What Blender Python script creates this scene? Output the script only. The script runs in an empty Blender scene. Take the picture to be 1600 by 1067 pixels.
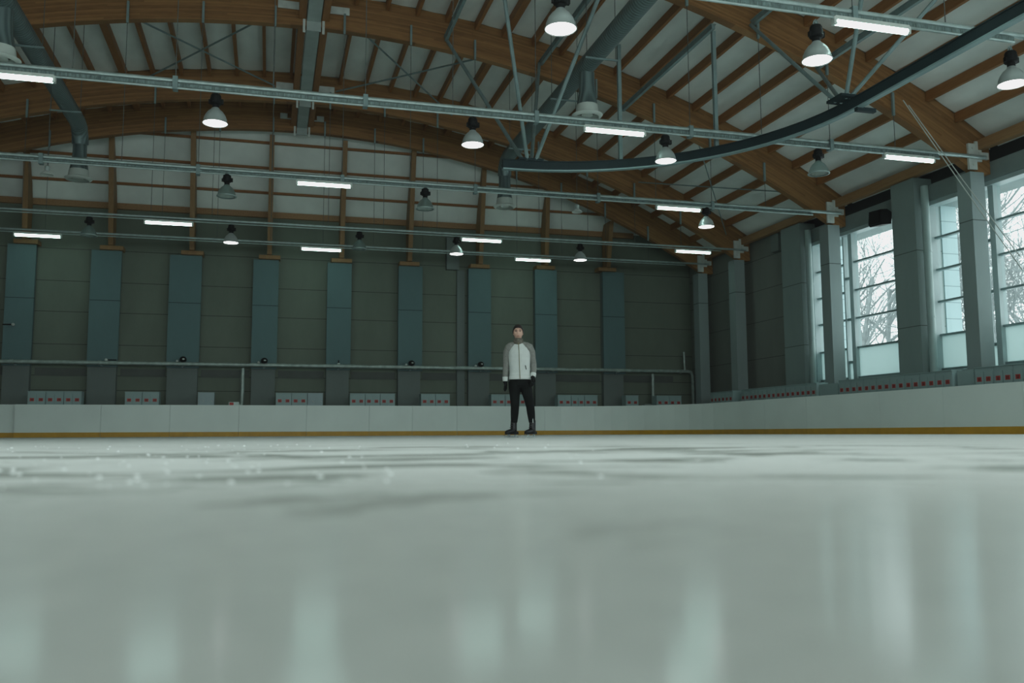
import bpy, math, random
from math import sin, cos, pi, sqrt, radians, atan2
from mathutils import Vector, Matrix
C = bpy.context.scene.collection
sc = bpy.context.scene
rnd = random.Random(7)

# ------------------------------------------------------------------ helpers
class MB:
    """collects simple solids and links them as one mesh object"""
    def __init__(s): s.v = []; s.f = []
    def add(s, vs, fs):
        b = len(s.v); s.v += [tuple(p) for p in vs]; s.f += [tuple(b + i for i in f) for f in fs]; return s
    def box(s, x0, x1, y0, y1, z0, z1):
        return s.add([(x0,y0,z0),(x1,y0,z0),(x1,y1,z0),(x0,y1,z0),(x0,y0,z1),(x1,y0,z1),(x1,y1,z1),(x0,y1,z1)],
                     [(0,3,2,1),(4,5,6,7),(0,1,5,4),(1,2,6,5),(2,3,7,6),(3,0,4,7)])
    def prism(s, poly, axis, a, b):
        """poly of 2-D points extruded along axis from a to b"""
        n = len(poly)
        def P(p, t):
            return {'y': (p[0], t, p[1]), 'x': (t, p[0], p[1]), 'z': (p[0], p[1], t)}[axis]
        vs = [P(p, a) for p in poly] + [P(p, b) for p in poly]
        fs = [tuple(range(n)), tuple(range(2*n-1, n-1, -1))]
        fs += [(i, i+n, (i+1) % n + n, (i+1) % n) for i in range(n)]
        return s.add(vs, fs)
    def bar(s, p, q, w, h, up=(0,0,1)):
        """rectangular bar from p to q"""
        p, q = Vector(p), Vector(q); d = (q-p).normalized(); u = Vector(up)
        if abs(d.dot(u)) > .98: u = Vector((0,1,0))
        r = d.cross(u).normalized(); u = r.cross(d)
        vs = [e + r*a*w/2 + u*b*h/2 for e in (p, q) for a, b in ((-1,-1),(1,-1),(1,1),(-1,1))]
        return s.add(vs, [(3,2,1,0),(4,5,6,7),(0,1,5,4),(1,2,6,5),(2,3,7,6),(3,0,4,7)])
    def tube(s, pts, rad, n=10, cap=True, flat=None):
        """round tube through pts; rad a number or one per point; flat = (sx, sy) squash in the ring frame"""
        pts = [Vector(p) for p in pts]; m = len(pts)
        rs = rad if isinstance(rad, (list, tuple)) else [rad]*m
        vs = []; prev = None
        for i, p in enumerate(pts):
            t = (pts[min(i+1, m-1)] - pts[max(i-1, 0)]).normalized()
            if prev is None:
                a = Vector((0,1,0)) if abs(t.y) < .9 else Vector((1,0,0))
                a = (a - t*a.dot(t)).normalized()
            else:
                a = (prev - t*prev.dot(t)).normalized()
            prev = a; b = t.cross(a)
            r = rs[i]; ra, rb = r if isinstance(r, tuple) else (r, r)
            for k in range(n):
                an = 2*pi*k/n
                vs.append(p + a*cos(an)*rb + b*sin(an)*ra)
        fs = [(i*n+k, i*n+(k+1) % n, (i+1)*n+(k+1) % n, (i+1)*n+k) for i in range(m-1) for k in range(n)]
        if cap: fs += [tuple(range(n-1, -1, -1)), tuple((m-1)*n+k for k in range(n))]
        return s.add(vs, fs)
    def loft(s, rings, n=24, cap=True, power=2.0):
        """horizontal rings (cx, cy, z, rx, ry)"""
        vs = []
        for cx, cy, z, rx, ry in rings:
            for k in range(n):
                a = 2*pi*k/n; ca, sa = cos(a), sin(a); e = 2/power
                vs.append((cx + rx*math.copysign(abs(ca)**e, ca), cy + ry*math.copysign(abs(sa)**e, sa), z))
        m = len(rings)
        fs = [(i*n+k, i*n+(k+1) % n, (i+1)*n+(k+1) % n, (i+1)*n+k) for i in range(m-1) for k in range(n)]
        if cap: fs += [tuple(range(n-1, -1, -1)), tuple((m-1)*n+k for k in range(n))]
        return s.add(vs, fs)
    def lathe(s, prof, c=(0,0,0), n=24):
        """prof: (r, z) from bottom to top about a vertical axis"""
        m = len(prof)
        vs = [(c[0]+r*cos(2*pi*k/n), c[1]+r*sin(2*pi*k/n), c[2]+z) for r, z in prof for k in range(n)]
        fs = [(i*n+k, i*n+(k+1) % n, (i+1)*n+(k+1) % n, (i+1)*n+k) for i in range(m-1) for k in range(n)]
        return s.add(vs, fs)
    def ball(s, c, r, n=12, m=8):
        r = r if isinstance(r, tuple) else (r, r, r)
        vs = [(c[0], c[1], c[2]-r[2])]
        for j in range(1, m):
            t = -pi/2 + pi*j/m
            vs += [(c[0]+r[0]*cos(t)*cos(2*pi*k/n), c[1]+r[1]*cos(t)*sin(2*pi*k/n), c[2]+r[2]*sin(t)) for k in range(n)]
        vs.append((c[0], c[1], c[2]+r[2])); L = len(vs)-1
        fs = [(0, 1+(k+1) % n, 1+k) for k in range(n)]
        fs += [(1+j*n+k, 1+j*n+(k+1) % n, 1+(j+1)*n+(k+1) % n, 1+(j+1)*n+k) for j in range(m-2) for k in range(n)]
        fs += [(L, 1+(m-2)*n+k, 1+(m-2)*n+(k+1) % n) for k in range(n)]
        return s.add(vs, fs)
    def build(s, name, mat, parent=None, smooth=None, at=(0,0,0)):
        me = bpy.data.meshes.new(name)
        ox, oy, oz = at
        me.from_pydata([(x-ox, y-oy, z-oz) for x, y, z in s.v], [], s.f); me.update()
        for m in (mat if isinstance(mat, (list, tuple)) else [mat]): me.materials.append(m)
        if smooth is not None:
            me.shade_smooth(); me.set_sharp_from_angle(angle=radians(smooth))
        o = bpy.data.objects.new(name, me); C.objects.link(o)
        if parent is not None: o.parent = parent
        else: o.location = at
        return o

def tag(o, label=None, cat=None, group=None, kind=None):
    if label: o['label'] = label
    if cat: o['category'] = cat
    if group: o['group'] = group
    if kind: o['kind'] = kind
    return o
def thing(name, label, cat, loc=(0,0,0), rz=0, group=None):
    o = bpy.data.objects.new(name, None); o.empty_display_size = .2
    C.objects.link(o); o.location = loc; o.rotation_euler = (0,0,rz)
    return tag(o, label, cat, group)
def dup(root, loc, rz=0, label=None, group=None):
    r = root.copy(); C.objects.link(r); r.location = loc; r.rotation_euler = (0,0,rz)
    if label: r['label'] = label
    if group: r['group'] = group
    for ch in root.children:
        c = ch.copy(); C.objects.link(c); c.parent = r
        for g in ch.children:
            d = g.copy(); C.objects.link(d); d.parent = c
    return r
def struct(o): o['kind'] = 'structure'; return o

# ------------------------------------------------------------------ materials
def nodes(name):
    m = bpy.data.materials.new(name); m.use_nodes = True
    nt = m.node_tree; nt.nodes.clear()
    out = nt.nodes.new('ShaderNodeOutputMaterial')
    return m, nt, out
def N(nt, t, **kw):
    n = nt.nodes.new(t)
    for k, v in kw.items():
        if k in n.inputs: n.inputs[k].default_value = v
        else: setattr(n, k, v)
    return n
def lin(c):
    """8-bit display colour to scene linear"""
    return tuple(((x/255)/12.92 if x/255 <= .04045 else ((x/255+.055)/1.055)**2.4) for x in c) + (1,)
def coords(nt, scale=(1,1,1)):
    tc = N(nt, 'ShaderNodeTexCoord'); mp = N(nt, 'ShaderNodeMapping'); mp.inputs['Scale'].default_value = scale
    nt.links.new(tc.outputs['Object'], mp.inputs['Vector']); return mp.outputs['Vector']
def mat(name, col, rough=.6, metal=0., var=.1, scale=2., stretch=(1,1,1), bump=0., bscale=30., spec=.4, trans=0.):
    m, nt, out = nodes(name); L = nt.links.new
    b = N(nt, 'ShaderNodeBsdfPrincipled', Roughness=rough, Metallic=metal)
    b.inputs['Specular IOR Level'].default_value = spec
    v = coords(nt, stretch)
    nz = N(nt, 'ShaderNodeTexNoise', Scale=scale, Detail=5.)
    L(v, nz.inputs['Vector'])
    mx = N(nt, 'ShaderNodeMix', data_type='RGBA')
    mx.inputs['A'].default_value = tuple(max(0, c*(1-var)) for c in col[:3]) + (1,)
    mx.inputs['B'].default_value = tuple(c*(1+var) for c in col[:3]) + (1,)
    mr = N(nt, 'ShaderNodeMapRange'); mr.inputs['From Min'].default_value = .3; mr.inputs['From Max'].default_value = .7
    L(nz.outputs['Fac'], mr.inputs['Value']); L(mr.outputs['Result'], mx.inputs['Factor'])
    L(mx.outputs['Result'], b.inputs['Base Color'])
    if bump:
        n2 = N(nt, 'ShaderNodeTexNoise', Scale=bscale, Detail=3.); L(v, n2.inputs['Vector'])
        bp = N(nt, 'ShaderNodeBump', Strength=bump, Distance=.02); L(n2.outputs['Fac'], bp.inputs['Height']); L(bp.outputs['Normal'], b.inputs['Normal'])
    L(b.outputs['BSDF'], out.inputs['Surface'])
    return m
def emis(name, col, strength, edge=None):
    m, nt, out = nodes(name)
    e = N(nt, 'ShaderNodeEmission', Color=col, Strength=strength)
    nt.links.new(e.outputs[0], out.inputs['Surface']); return m
def glass(name, tint=(.93,.98,.98,1), gloss=.08, rough=.02, milk=0., mcol=(.8,.9,.9,1)):
    m, nt, out = nodes(name); L = nt.links.new
    t = N(nt, 'ShaderNodeBsdfTransparent', Color=tint); g = N(nt, 'ShaderNodeBsdfGlossy', Roughness=rough)
    lw = N(nt, 'ShaderNodeLayerWeight', Blend=.5); pw = N(nt, 'ShaderNodeMath', operation='POWER'); L(lw.outputs['Facing'], pw.inputs[0]); pw.inputs[1].default_value = 4.
    fr = N(nt, 'ShaderNodeMath', operation='MULTIPLY_ADD'); L(pw.outputs[0], fr.inputs[0]); fr.inputs[1].default_value = .5; fr.inputs[2].default_value = gloss*.5
    mx = N(nt, 'ShaderNodeMixShader'); L(fr.outputs[0], mx.inputs[0]); L(t.outputs[0], mx.inputs[1]); L(g.outputs[0], mx.inputs[2])
    last = mx.outputs[0]
    if milk:
        tr = N(nt, 'ShaderNodeBsdfTranslucent', Color=mcol); d = N(nt, 'ShaderNodeBsdfDiffuse', Color=mcol)
        m1 = N(nt, 'ShaderNodeMixShader'); m1.inputs[0].default_value = .4; L(tr.outputs[0], m1.inputs[1]); L(d.outputs[0], m1.inputs[2])
        m2 = N(nt, 'ShaderNodeMixShader'); m2.inputs[0].default_value = milk; L(last, m2.inputs[1]); L(m1.outputs[0], m2.inputs[2]); last = m2.outputs[0]
    L(last, out.inputs['Surface']); return m

def wood(name, dark, light, rad=None, stretch=(1,1,1)):
    """glue-laminated timber; rad = (cx, cz) centre of the arc the boards follow"""
    m, nt, out = nodes(name); L = nt.links.new
    b = N(nt, 'ShaderNodeBsdfPrincipled', Roughness=.55); b.inputs['Specular IOR Level'].default_value = .3
    tc = N(nt, 'ShaderNodeTexCoord')
    if rad:
        sp = N(nt, 'ShaderNodeSeparateXYZ'); L(tc.outputs['Object'], sp.inputs[0])
        def mth(op, a, bb=None):
            n = N(nt, 'ShaderNodeMath', operation=op)
            for i, q in enumerate((a, bb)):
                if q is None: continue
                if isinstance(q, (int, float)): n.inputs[i].default_value = q
                else: L(q, n.inputs[i])
            return n.outputs[0]
        dx = mth('SUBTRACT', sp.outputs[0], rad[0]); dz = mth('SUBTRACT', sp.outputs[2], rad[1])
        r = mth('SQRT', mth('ADD', mth('MULTIPLY', dx, dx), mth('MULTIPLY', dz, dz)))
        lay = mth('FLOOR', mth('MULTIPLY', r, 1/.045))
        ang = mth('ARCTAN2', dx, dz)
        seg = mth('FLOOR', mth('ADD', mth('MULTIPLY', ang, 9.), mth('MULTIPLY', lay, .37)))
        cb = N(nt, 'ShaderNodeCombineXYZ'); L(lay, cb.inputs[0]); L(seg, cb.inputs[1])
        wn = N(nt, 'ShaderNodeTexWhiteNoise', noise_dimensions='3D'); L(cb.outputs[0], wn.inputs['Vector'])
        cv = N(nt, 'ShaderNodeCombineXYZ'); L(mth('MULTIPLY', ang, 60.), cv.inputs[0]); L(mth('MULTIPLY', r, 14.), cv.inputs[1]); L(sp.outputs[1], cv.inputs[2])
        nz = N(nt, 'ShaderNodeTexNoise', Scale=1.6, Detail=5.); L(cv.outputs[0], nz.inputs['Vector'])
        f = mth('ADD', mth('MULTIPLY', wn.outputs['Value'], .55), mth('MULTIPLY', nz.outputs['Fac'], .6))
    else:
        mp = N(nt, 'ShaderNodeMapping'); mp.inputs['Scale'].default_value = stretch; L(tc.outputs['Object'], mp.inputs['Vector'])
        nz = N(nt, 'ShaderNodeTexNoise', Scale=3., Detail=5.); L(mp.outputs[0], nz.inputs['Vector']); f = nz.outputs['Fac']
    mx = N(nt, 'ShaderNodeMix', data_type='RGBA'); mx.inputs['A'].default_value = dark; mx.inputs['B'].default_value = light
    L(f, mx.inputs['Factor']); L(mx.outputs['Result'], b.inputs['Base Color'])
    L(b.outputs[0], out.inputs['Surface']); return m

def panel_mat(name, col, var, joints, w=.016, dark=.35, axis=2, vj=()):
    """concrete wall panels with thin horizontal joints at the given heights"""
    m, nt, out = nodes(name); L = nt.links.new
    b = N(nt, 'ShaderNodeBsdfPrincipled', Roughness=.75); b.inputs['Specular IOR Level'].default_value = .25
    tc = N(nt, 'ShaderNodeTexCoord'); sp = N(nt, 'ShaderNodeSeparateXYZ'); L(tc.outputs['Object'], sp.inputs[0])
    mask = None
    for ax, z in [(2, z) for z in joints] + list(vj):
        n = N(nt, 'ShaderNodeMath', operation='COMPARE'); L(sp.outputs[ax], n.inputs[0]); n.inputs[1].default_value = z; n.inputs[2].default_value = w
        if mask is None: mask = n.outputs[0]
        else:
            a = N(nt, 'ShaderNodeMath', operation='MAXIMUM'); L(mask, a.inputs[0]); L(n.outputs[0], a.inputs[1]); mask = a.outputs[0]
    mp = N(nt, 'ShaderNodeMapping'); mp.inputs['Scale'].default_value = (1,1,.45); L(tc.outputs['Object'], mp.inputs[0])
    nz = N(nt, 'ShaderNodeTexNoise', Scale=1.1, Detail=8., Roughness=.65); L(mp.outputs[0], nz.inputs['Vector'])
    mx = N(nt, 'ShaderNodeMix', data_type='RGBA')
    mx.inputs['A'].default_value = tuple(c*(1-var) for c in col[:3]) + (1,); mx.inputs['B'].default_value = tuple(c*(1+var) for c in col[:3]) + (1,)
    L(nz.outputs['Fac'], mx.inputs['Factor'])
    m2 = N(nt, 'ShaderNodeMix', data_type='RGBA'); L(mx.outputs['Result'], m2.inputs['A']); m2.inputs['B'].default_value = tuple(c*dark for c in col[:3]) + (1,)
    if mask is not None: L(mask, m2.inputs['Factor'])
    else: m2.inputs['Factor'].default_value = 0
    L(m2.outputs['Result'], b.inputs['Base Color']); L(b.outputs[0], out.inputs['Surface']); return m

def ice_mat():
    m, nt, out = nodes('rink_ice'); L = nt.links.new
    tc = N(nt, 'ShaderNodeTexCoord')
    def noise(scale, detail, st=(1,1,1), rough=.55, dist=0.):
        mp = N(nt, 'ShaderNodeMapping'); mp.inputs['Scale'].default_value = st; mp.inputs['Rotation'].default_value = (0,0,.25)
        L(tc.outputs['Object'], mp.inputs[0])
        n = N(nt, 'ShaderNodeTexNoise', Scale=scale, Detail=detail, Roughness=rough, Distortion=dist); L(mp.outputs[0], n.inputs['Vector']); return n.outputs['Fac']
    def rng(v, a, b, c=0., d=1.):
        n = N(nt, 'ShaderNodeMapRange', interpolation_type='SMOOTHSTEP'); L(v, n.inputs['Value'])
        for k, q in zip(('From Min','From Max','To Min','To Max'), (a,b,c,d)): n.inputs[k].default_value = q
        return n.outputs['Result']
    def mth(op, a, b):
        n = N(nt, 'ShaderNodeMath', operation=op)
        for i, q in enumerate((a, b)):
            if isinstance(q, (int, float)): n.inputs[i].default_value = q
            else: L(q, n.inputs[i])
        return n.outputs[0]
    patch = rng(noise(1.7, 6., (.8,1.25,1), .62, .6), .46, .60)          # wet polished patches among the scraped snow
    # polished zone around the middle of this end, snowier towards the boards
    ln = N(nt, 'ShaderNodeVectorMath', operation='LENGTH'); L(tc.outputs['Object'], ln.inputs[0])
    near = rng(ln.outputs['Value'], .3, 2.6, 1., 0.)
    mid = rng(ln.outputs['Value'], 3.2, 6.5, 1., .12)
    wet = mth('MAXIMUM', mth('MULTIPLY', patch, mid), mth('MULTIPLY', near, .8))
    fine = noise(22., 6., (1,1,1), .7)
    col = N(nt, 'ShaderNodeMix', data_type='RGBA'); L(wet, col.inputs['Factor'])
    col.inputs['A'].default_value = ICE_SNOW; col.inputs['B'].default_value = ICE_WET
    c2 = N(nt, 'ShaderNodeMix', data_type='RGBA', blend_type='MULTIPLY'); c2.inputs['Factor'].default_value = 1
    L(col.outputs['Result'], c2.inputs['A'])
    g = N(nt, 'ShaderNodeMix', data_type='RGBA'); L(rng(fine, .3, .7), g.inputs['Factor']); g.inputs['A'].default_value = (.86,.87,.87,1); g.inputs['B'].default_value = (1,1,1,1)
    L(g.outputs['Result'], c2.inputs['B'])
    d = N(nt, 'ShaderNodeBsdfDiffuse'); L(c2.outputs['Result'], d.inputs['Color'])
    gl = N(nt, 'ShaderNodeBsdfGlossy', Color=(.9,.97,.97,1)); L(rng(wet, 0, 1, .42, .11), gl.inputs['Roughness'])
    bp = N(nt, 'ShaderNodeBump', Strength=.12, Distance=.004); L(fine, bp.inputs['Height']); L(bp.outputs[0], d.inputs['Normal'])
    ms = N(nt, 'ShaderNodeMixShader'); L(rng(wet, 0, 1, .04, .26), ms.inputs[0]); L(d.outputs[0], ms.inputs[1]); L(gl.outputs[0], ms.inputs[2])
    L(ms.outputs[0], out.inputs['Surface']); return m

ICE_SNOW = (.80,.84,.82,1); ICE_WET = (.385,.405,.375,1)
W_ARCH = wood('glulam_arch', (.12,.055,.019,1), (.34,.175,.065,1), rad=(1.0,-20.5))
W_PURLIN = wood('purlin_timber', (.20,.085,.03,1), (.36,.165,.06,1), stretch=(6,.8,6))
W_RAFT = wood('rafter_timber', (.20,.11,.045,1), (.34,.20,.085,1), stretch=(5,5,1))
W_EAVE = wood('eave_timber', (.24,.125,.055,1), (.42,.25,.12,1), stretch=(6,.6,6))
M_CEIL = mat('ceiling_foil', (.80,.85,.82), .75, var=.10, scale=1.3, stretch=(1,.5,1), bump=.5, bscale=3.5)
M_HIP = mat('hip_lining', (.72,.78,.74), .75, var=.10, scale=.9, bump=.4, bscale=3.)
M_GALV = mat('galvanised_steel', (.42,.52,.51), .42, .55, var=.15, scale=6)
M_TRAY = mat('cable_tray_steel', (.16,.22,.215), .5, .4, var=.5, scale=40, stretch=(1,.2,.2))
M_DSTEEL = mat('dark_blue_steel', (.016,.030,.034), .6, 0, var=.15, spec=.2)
M_LSTEEL = mat('flange_grey_steel', (.25,.36,.37), .45, .2, var=.1)
M_STRUT = mat('strut_grey_paint', (.20,.28,.28), .5, .2, var=.12, scale=4)
M_PLATE = mat('plate_white_paint', (.58,.64,.60), .55, var=.12, scale=5)
M_RIDGE = mat('ridge_grey_steel', (.36,.43,.41), .55, var=.15, scale=2)
M_BLACK = mat('black_housing', (.007,.009,.009), .55, var=.2, spec=.15)
M_WIRE = mat('thin_wire_grey', (.10,.12,.115), .5, .3)
M_WIREP = mat('pale_wire', (.42,.46,.43), .5)
M_BELL = mat('bell_reflector', (.40,.46,.45), .35, .3, var=.06)
M_BELLC = glass('clear_bell', (.62,.72,.70,1), rough=.1, milk=.35, mcol=(.45,.55,.53,1))
M_LENS = emis('lit_lens', (1,.97,.95,1), 8.)
M_LENSD = mat('unlit_lens', (.45,.55,.53), .2)
M_TUBE = emis('lit_tube', (.66,1.,.90,1), 13.)
M_DUCT = None
M_NOZ = mat('nozzle_white', (.56,.62,.58), .5)
M_CONC = panel_mat('column_concrete', (.165,.20,.19), .18, ())
M_CLAD = panel_mat('column_cladding', (.115,.19,.195), .16, (5.12,), .014)
M_CLADR = panel_mat('column_right_concrete', (.24,.30,.295), .14, (5.55,), .014)
M_WBACK = panel_mat('wall_back_panels', (.150,.182,.145), .22, (7.1,5.87,4.70,3.47,2.30,1.75), .012)
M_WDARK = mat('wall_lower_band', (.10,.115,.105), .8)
M_WRIGHT = panel_mat('wall_right_panels', (.175,.195,.175), .16, (6.8,5.57,4.34,2.9), .010)
M_PIER = panel_mat('pier_panels', (.22,.285,.275), .14, (5.3,3.1), .012)
M_SPAN = mat('spandrel_grey', (.20,.255,.25), .7, var=.08)
M_GAP = mat('eave_recess_shade', (.03,.036,.036), .9)  # near-black colour stands for the shade inside the eave gap
M_WSIDE = mat('hall_walls', (.30,.34,.32), .8)
M_BOARD = mat('board_white', (.70,.79,.755), .38, var=.04, scale=.8, spec=.4)
M_KICK = mat('kick_yellow', (.50,.27,.02), .45, var=.1, scale=4)
M_SEAM = mat('board_seam', (.2,.24,.23), .7)
M_LOCK = mat('locker_grey', (.30,.42,.415), .45, var=.06)
M_LOCKP = mat('locker_plain', (.33,.43,.45), .45, var=.06)
M_LGAP = mat('locker_gap', (.04,.05,.05), .8)
M_RED = mat('number_plate_red', (.50,.06,.05), .5, var=.35, scale=45)
M_NUM = mat('plate_dark_print', (.09,.035,.03), .6)
M_FRAME = mat('window_frame', (.34,.43,.43), .45, var=.05)
M_MULL = mat('window_bar', (.22,.31,.315), .45, var=.05)
M_PANE = glass('window_glass')
M_FROST = glass('frosted_glass', milk=.92, mcol=(.56,.69,.68,1))
M_FIN = panel_mat('outside_fin', (.47,.63,.65), .05, (6.2,5.72,5.24,4.76,4.28,3.8,3.32,2.84), .012, .55)
M_BARK = mat('bare_bark', (.17,.20,.20), .9, var=.25, scale=5)
M_SNOWG = mat('snowy_ground', (.7,.73,.73), .9, var=.08, scale=.4)
M_PIPE = mat('wall_pipe', (.36,.44,.41), .4, .3, var=.25, scale=5)
M_WALK = mat('walkway_rubber', (.07,.08,.078), .85, var=.2)
M_DOWN = mat('downpipe_paint', (.30,.40,.385), .5, var=.06)
def duct_mat():
    m, nt, out = nodes('spiral_duct'); L = nt.links.new
    b = N(nt, 'ShaderNodeBsdfPrincipled', Roughness=.45, Metallic=.35)
    tc = N(nt, 'ShaderNodeTexCoord'); mp = N(nt, 'ShaderNodeMapping'); mp.inputs['Rotation'].default_value = (0,0,.12); L(tc.outputs['Object'], mp.inputs[0])
    w = N(nt, 'ShaderNodeTexWave', Scale=3.2, bands_direction='Y'); L(mp.outputs[0], w.inputs['Vector'])
    mx = N(nt, 'ShaderNodeMix', data_type='RGBA'); mx.inputs['A'].default_value = (.085,.125,.128,1); mx.inputs['B'].default_value = (.17,.235,.235,1)
    L(w.outputs['Fac'], mx.inputs['Factor']); L(mx.outputs['Result'], b.inputs['Base Color'])
    bp = N(nt, 'ShaderNodeBump', Strength=.5, Distance=.02); L(w.outputs['Fac'], bp.inputs['Height']); L(bp.outputs[0], b.inputs['Normal'])
    L(b.outputs[0], out.inputs['Surface']); return m
M_DUCT = duct_mat()

# ------------------------------------------------------------------ the hall: x across (right is +), y along, z up
XC = 1.0; CZ = -20.5; RL = 32.15; RU = 33.2
def low(x): return CZ + sqrt(RL*RL - (x-XC)**2)
def upp(x): return CZ + sqrt(RU*RU - (x-XC)**2)
YZ, YA, YB, YC, YD = 12.7, 18.8, 24.93, 31.0, 34.06
YBACK = 36.2
XR = 18.4
# ---- floor
def rink_outline(off=0.0):
    R = 5.0 + off; xr = 15.4 + off; yb = 33.0 + off; pts = []
    for k in range(13):
        a = pi/2*k/12
        pts.append((xr-R+R*cos(a), yb-R+R*sin(a)))
    return pts                                   # from the right run, round the corner, to the far run
ice = MB(); o = rink_outline(.05)
poly = [(-15.9,-15.0),(15.45,-15.0)] + o + [(-15.9,33.05)]
ice.add([(x,y,0) for x,y in poly], [tuple(range(len(poly)))])
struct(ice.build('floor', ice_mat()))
w = MB(); w.box(-16.2,18.9,-15.5,36.6,-.30,-.012); struct(w.build('floor', M_WALK))
g = MB(); g.add([(18.9,-40,-.3),(120,-40,-.3),(120,140,-.3),(18.9,140,-.3)], [(0,1,2,3)]); struct(g.build('ground', M_SNOWG))

# ---- walls
bk = MB(); n = 34
xs = [-16.2 + (18.9+16.2)*i/n for i in range(n+1)]
pl = [(-16.2,-.3),(18.9,-.3)] + [(x, upp(x)+.25) for x in reversed(xs)]
bk.prism(pl, 'y', YBACK, YBACK+.35); struct(bk.build('wall_back', M_WBACK))
wl = MB().box(-16.5,-16.2,-15.5,36.6,-.3,12); struct(wl.build('wall_left', M_WSIDE))
wf = MB().box(-16.2,18.9,-15.8,-15.5,-.3,13); struct(wf.build('wall_front', M_WSIDE))
piers = [27.54, 21.67, 15.57, 9.47, 3.37, -2.73, -8.83]
wr = MB()
wr.box(XR, 18.9, 28.13, 36.2, -.3, 7.75)
wr.box(XR, 18.9, -15.5, 28.13, -.3, 1.72)
struct(wr.build('wall_right', M_WRIGHT))
sp = MB().box(XR-.02, 18.9, -15.5, 28.13, 6.72, 7.2); struct(sp.build('wall_right', M_SPAN))
gp = MB().box(XR+.25, 18.9, -15.5, 28.13, 7.2, 7.75); struct(gp.build('eave_gap_shade', M_GAP))
pw = ['grey panelled wall pier beside the farthest tall window', 'grey panelled wall pier between the two tall windows with the black speaker', 'grey panelled wall pier at the right edge of the picture']
for i, y in enumerate(piers):
    h = .60 if i == 0 else .49
    p = MB().box(18.02, 18.9, y-h, y+h, -.012, 7.45)
    o = p.build('wall_right', M_PIER); struct(o)

# ---- ceiling bays with purlins
pur = [1-.5-.9*k for k in range(19)] + [1+1.2+.89*k for k in range(18)]
pur.sort()
wide = {min(pur, key=lambda q: abs(q+4.84)), min(pur, key=lambda q: abs(q-6.56))}
def ceiling_bay(y0, y1, show):
    m = MB(); cols = []
    ed = [-16.4] + pur + [18.75]
    for a, b in zip(ed[:-1], ed[1:]):
        for t in (0, .18, .5, .82): cols.append((a+(b-a)*t, .07*sin(pi*t)))
    cols.append((18.75, 0))
    ny = 8; vs = []
    for j in range(ny+1):
        y = y0 + (y1-y0)*j/ny
        for x, s in cols:
            vs.append((x, y, upp(x) + .03 - s*(.5+.5*sin(pi*j/ny))))
    k = len(cols)
    m.add(vs, [(j*k+i, (j+1)*k+i, (j+1)*k+i+1, j*k+i+1) for j in range(ny) for i in range(k-1)])
    at = ((1.0), (y0+y1)/2, 12)
    o = struct(m.build('ceiling', M_CEIL, smooth=70, at=at))
    if show:
        for x in pur:
            wd = .2 if x in wide else .095
            z = upp(x); d = .24
            q = MB().box(x-wd/2, x+wd/2, y0+.02, y1-.02, z-d, z+.02)
            q.build('purlin', W_PURLIN, o, at=at)
ceiling_bay(YC+.13, YD-.13, True); ceiling_bay(YB+.13, YC-.13, True); ceiling_bay(YA+.13, YB-.13, True); ceiling_bay(YZ+.13, YA-.13, True)
ceiling_bay(6.7, YZ-.13, False); ceiling_bay(-15.5, 6.7, False)
# hip at the end: steep lining from the last arch down to the back wall
def hipY(z): return 36.2 - (z-8.9)/1.95
hp = MB(); hx = [-14.6 + i*.7 for i in range(45)]; hx = [x for x in hx if upp(x) > 9.0]
vs = []
for x in hx:
    zt = upp(x)+.05
    for t in (0, .5, 1): z = 8.88 + (zt-8.88)*t; vs.append((x, hipY(z), z))
hp.add(vs, [(i*3+j, (i+1)*3+j, (i+1)*3+j+1, i*3+j+1) for i in range(len(hx)-1) for j in (0,1)])
hat = (1, 35.4, 10); hip = struct(hp.build('ceiling', M_HIP, at=hat))
for z in (9.64, 10.52, 11.4):
    xe = sqrt(RU**2-(z+.1-CZ)**2)
    MB().bar((1-xe, hipY(z)-.06, z), (1+xe, hipY(z)-.06, z), .10, .09).build('batten', W_PURLIN, hip, at=hat)
MB().box(-13.6, 15.6, YBACK-.16, YBACK-.005, 8.72, 8.95).build('wall_plate', W_EAVE, hip, at=hat)
struct(MB().box(18.92, 18.97, -15.6, 36.6, 7.0, 7.95).build('trim_3', M_SPAN))
# outer roof deck over everything
rd = MB(); dx = [-16.6+i*.9 for i in range(41)]; k = len(dx)
rd.add([(x, y, upp(x)+.33) for y in (-15.9, 36.8) for x in dx], [(i, k+i, k+i+1, i+1) for i in range(k-1)])
struct(rd.build('ceiling', M_WSIDE))
# roof over the corner beyond the hip
cr = MB(); cx = [-16.4+i*.5 for i in range(8)] + [14+i*.475 for i in range(11)]
for seg in (cx[:8], cx[8:]):
    vs = [(x, y, upp(x)+.03) for y in (YD-.13, 36.6) for x in seg]; k = len(seg)
    cr.add(vs, [(i, k+i, k+i+1, i+1) for i in range(k-1)])
struct(cr.build('ceiling', M_CEIL))

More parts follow.
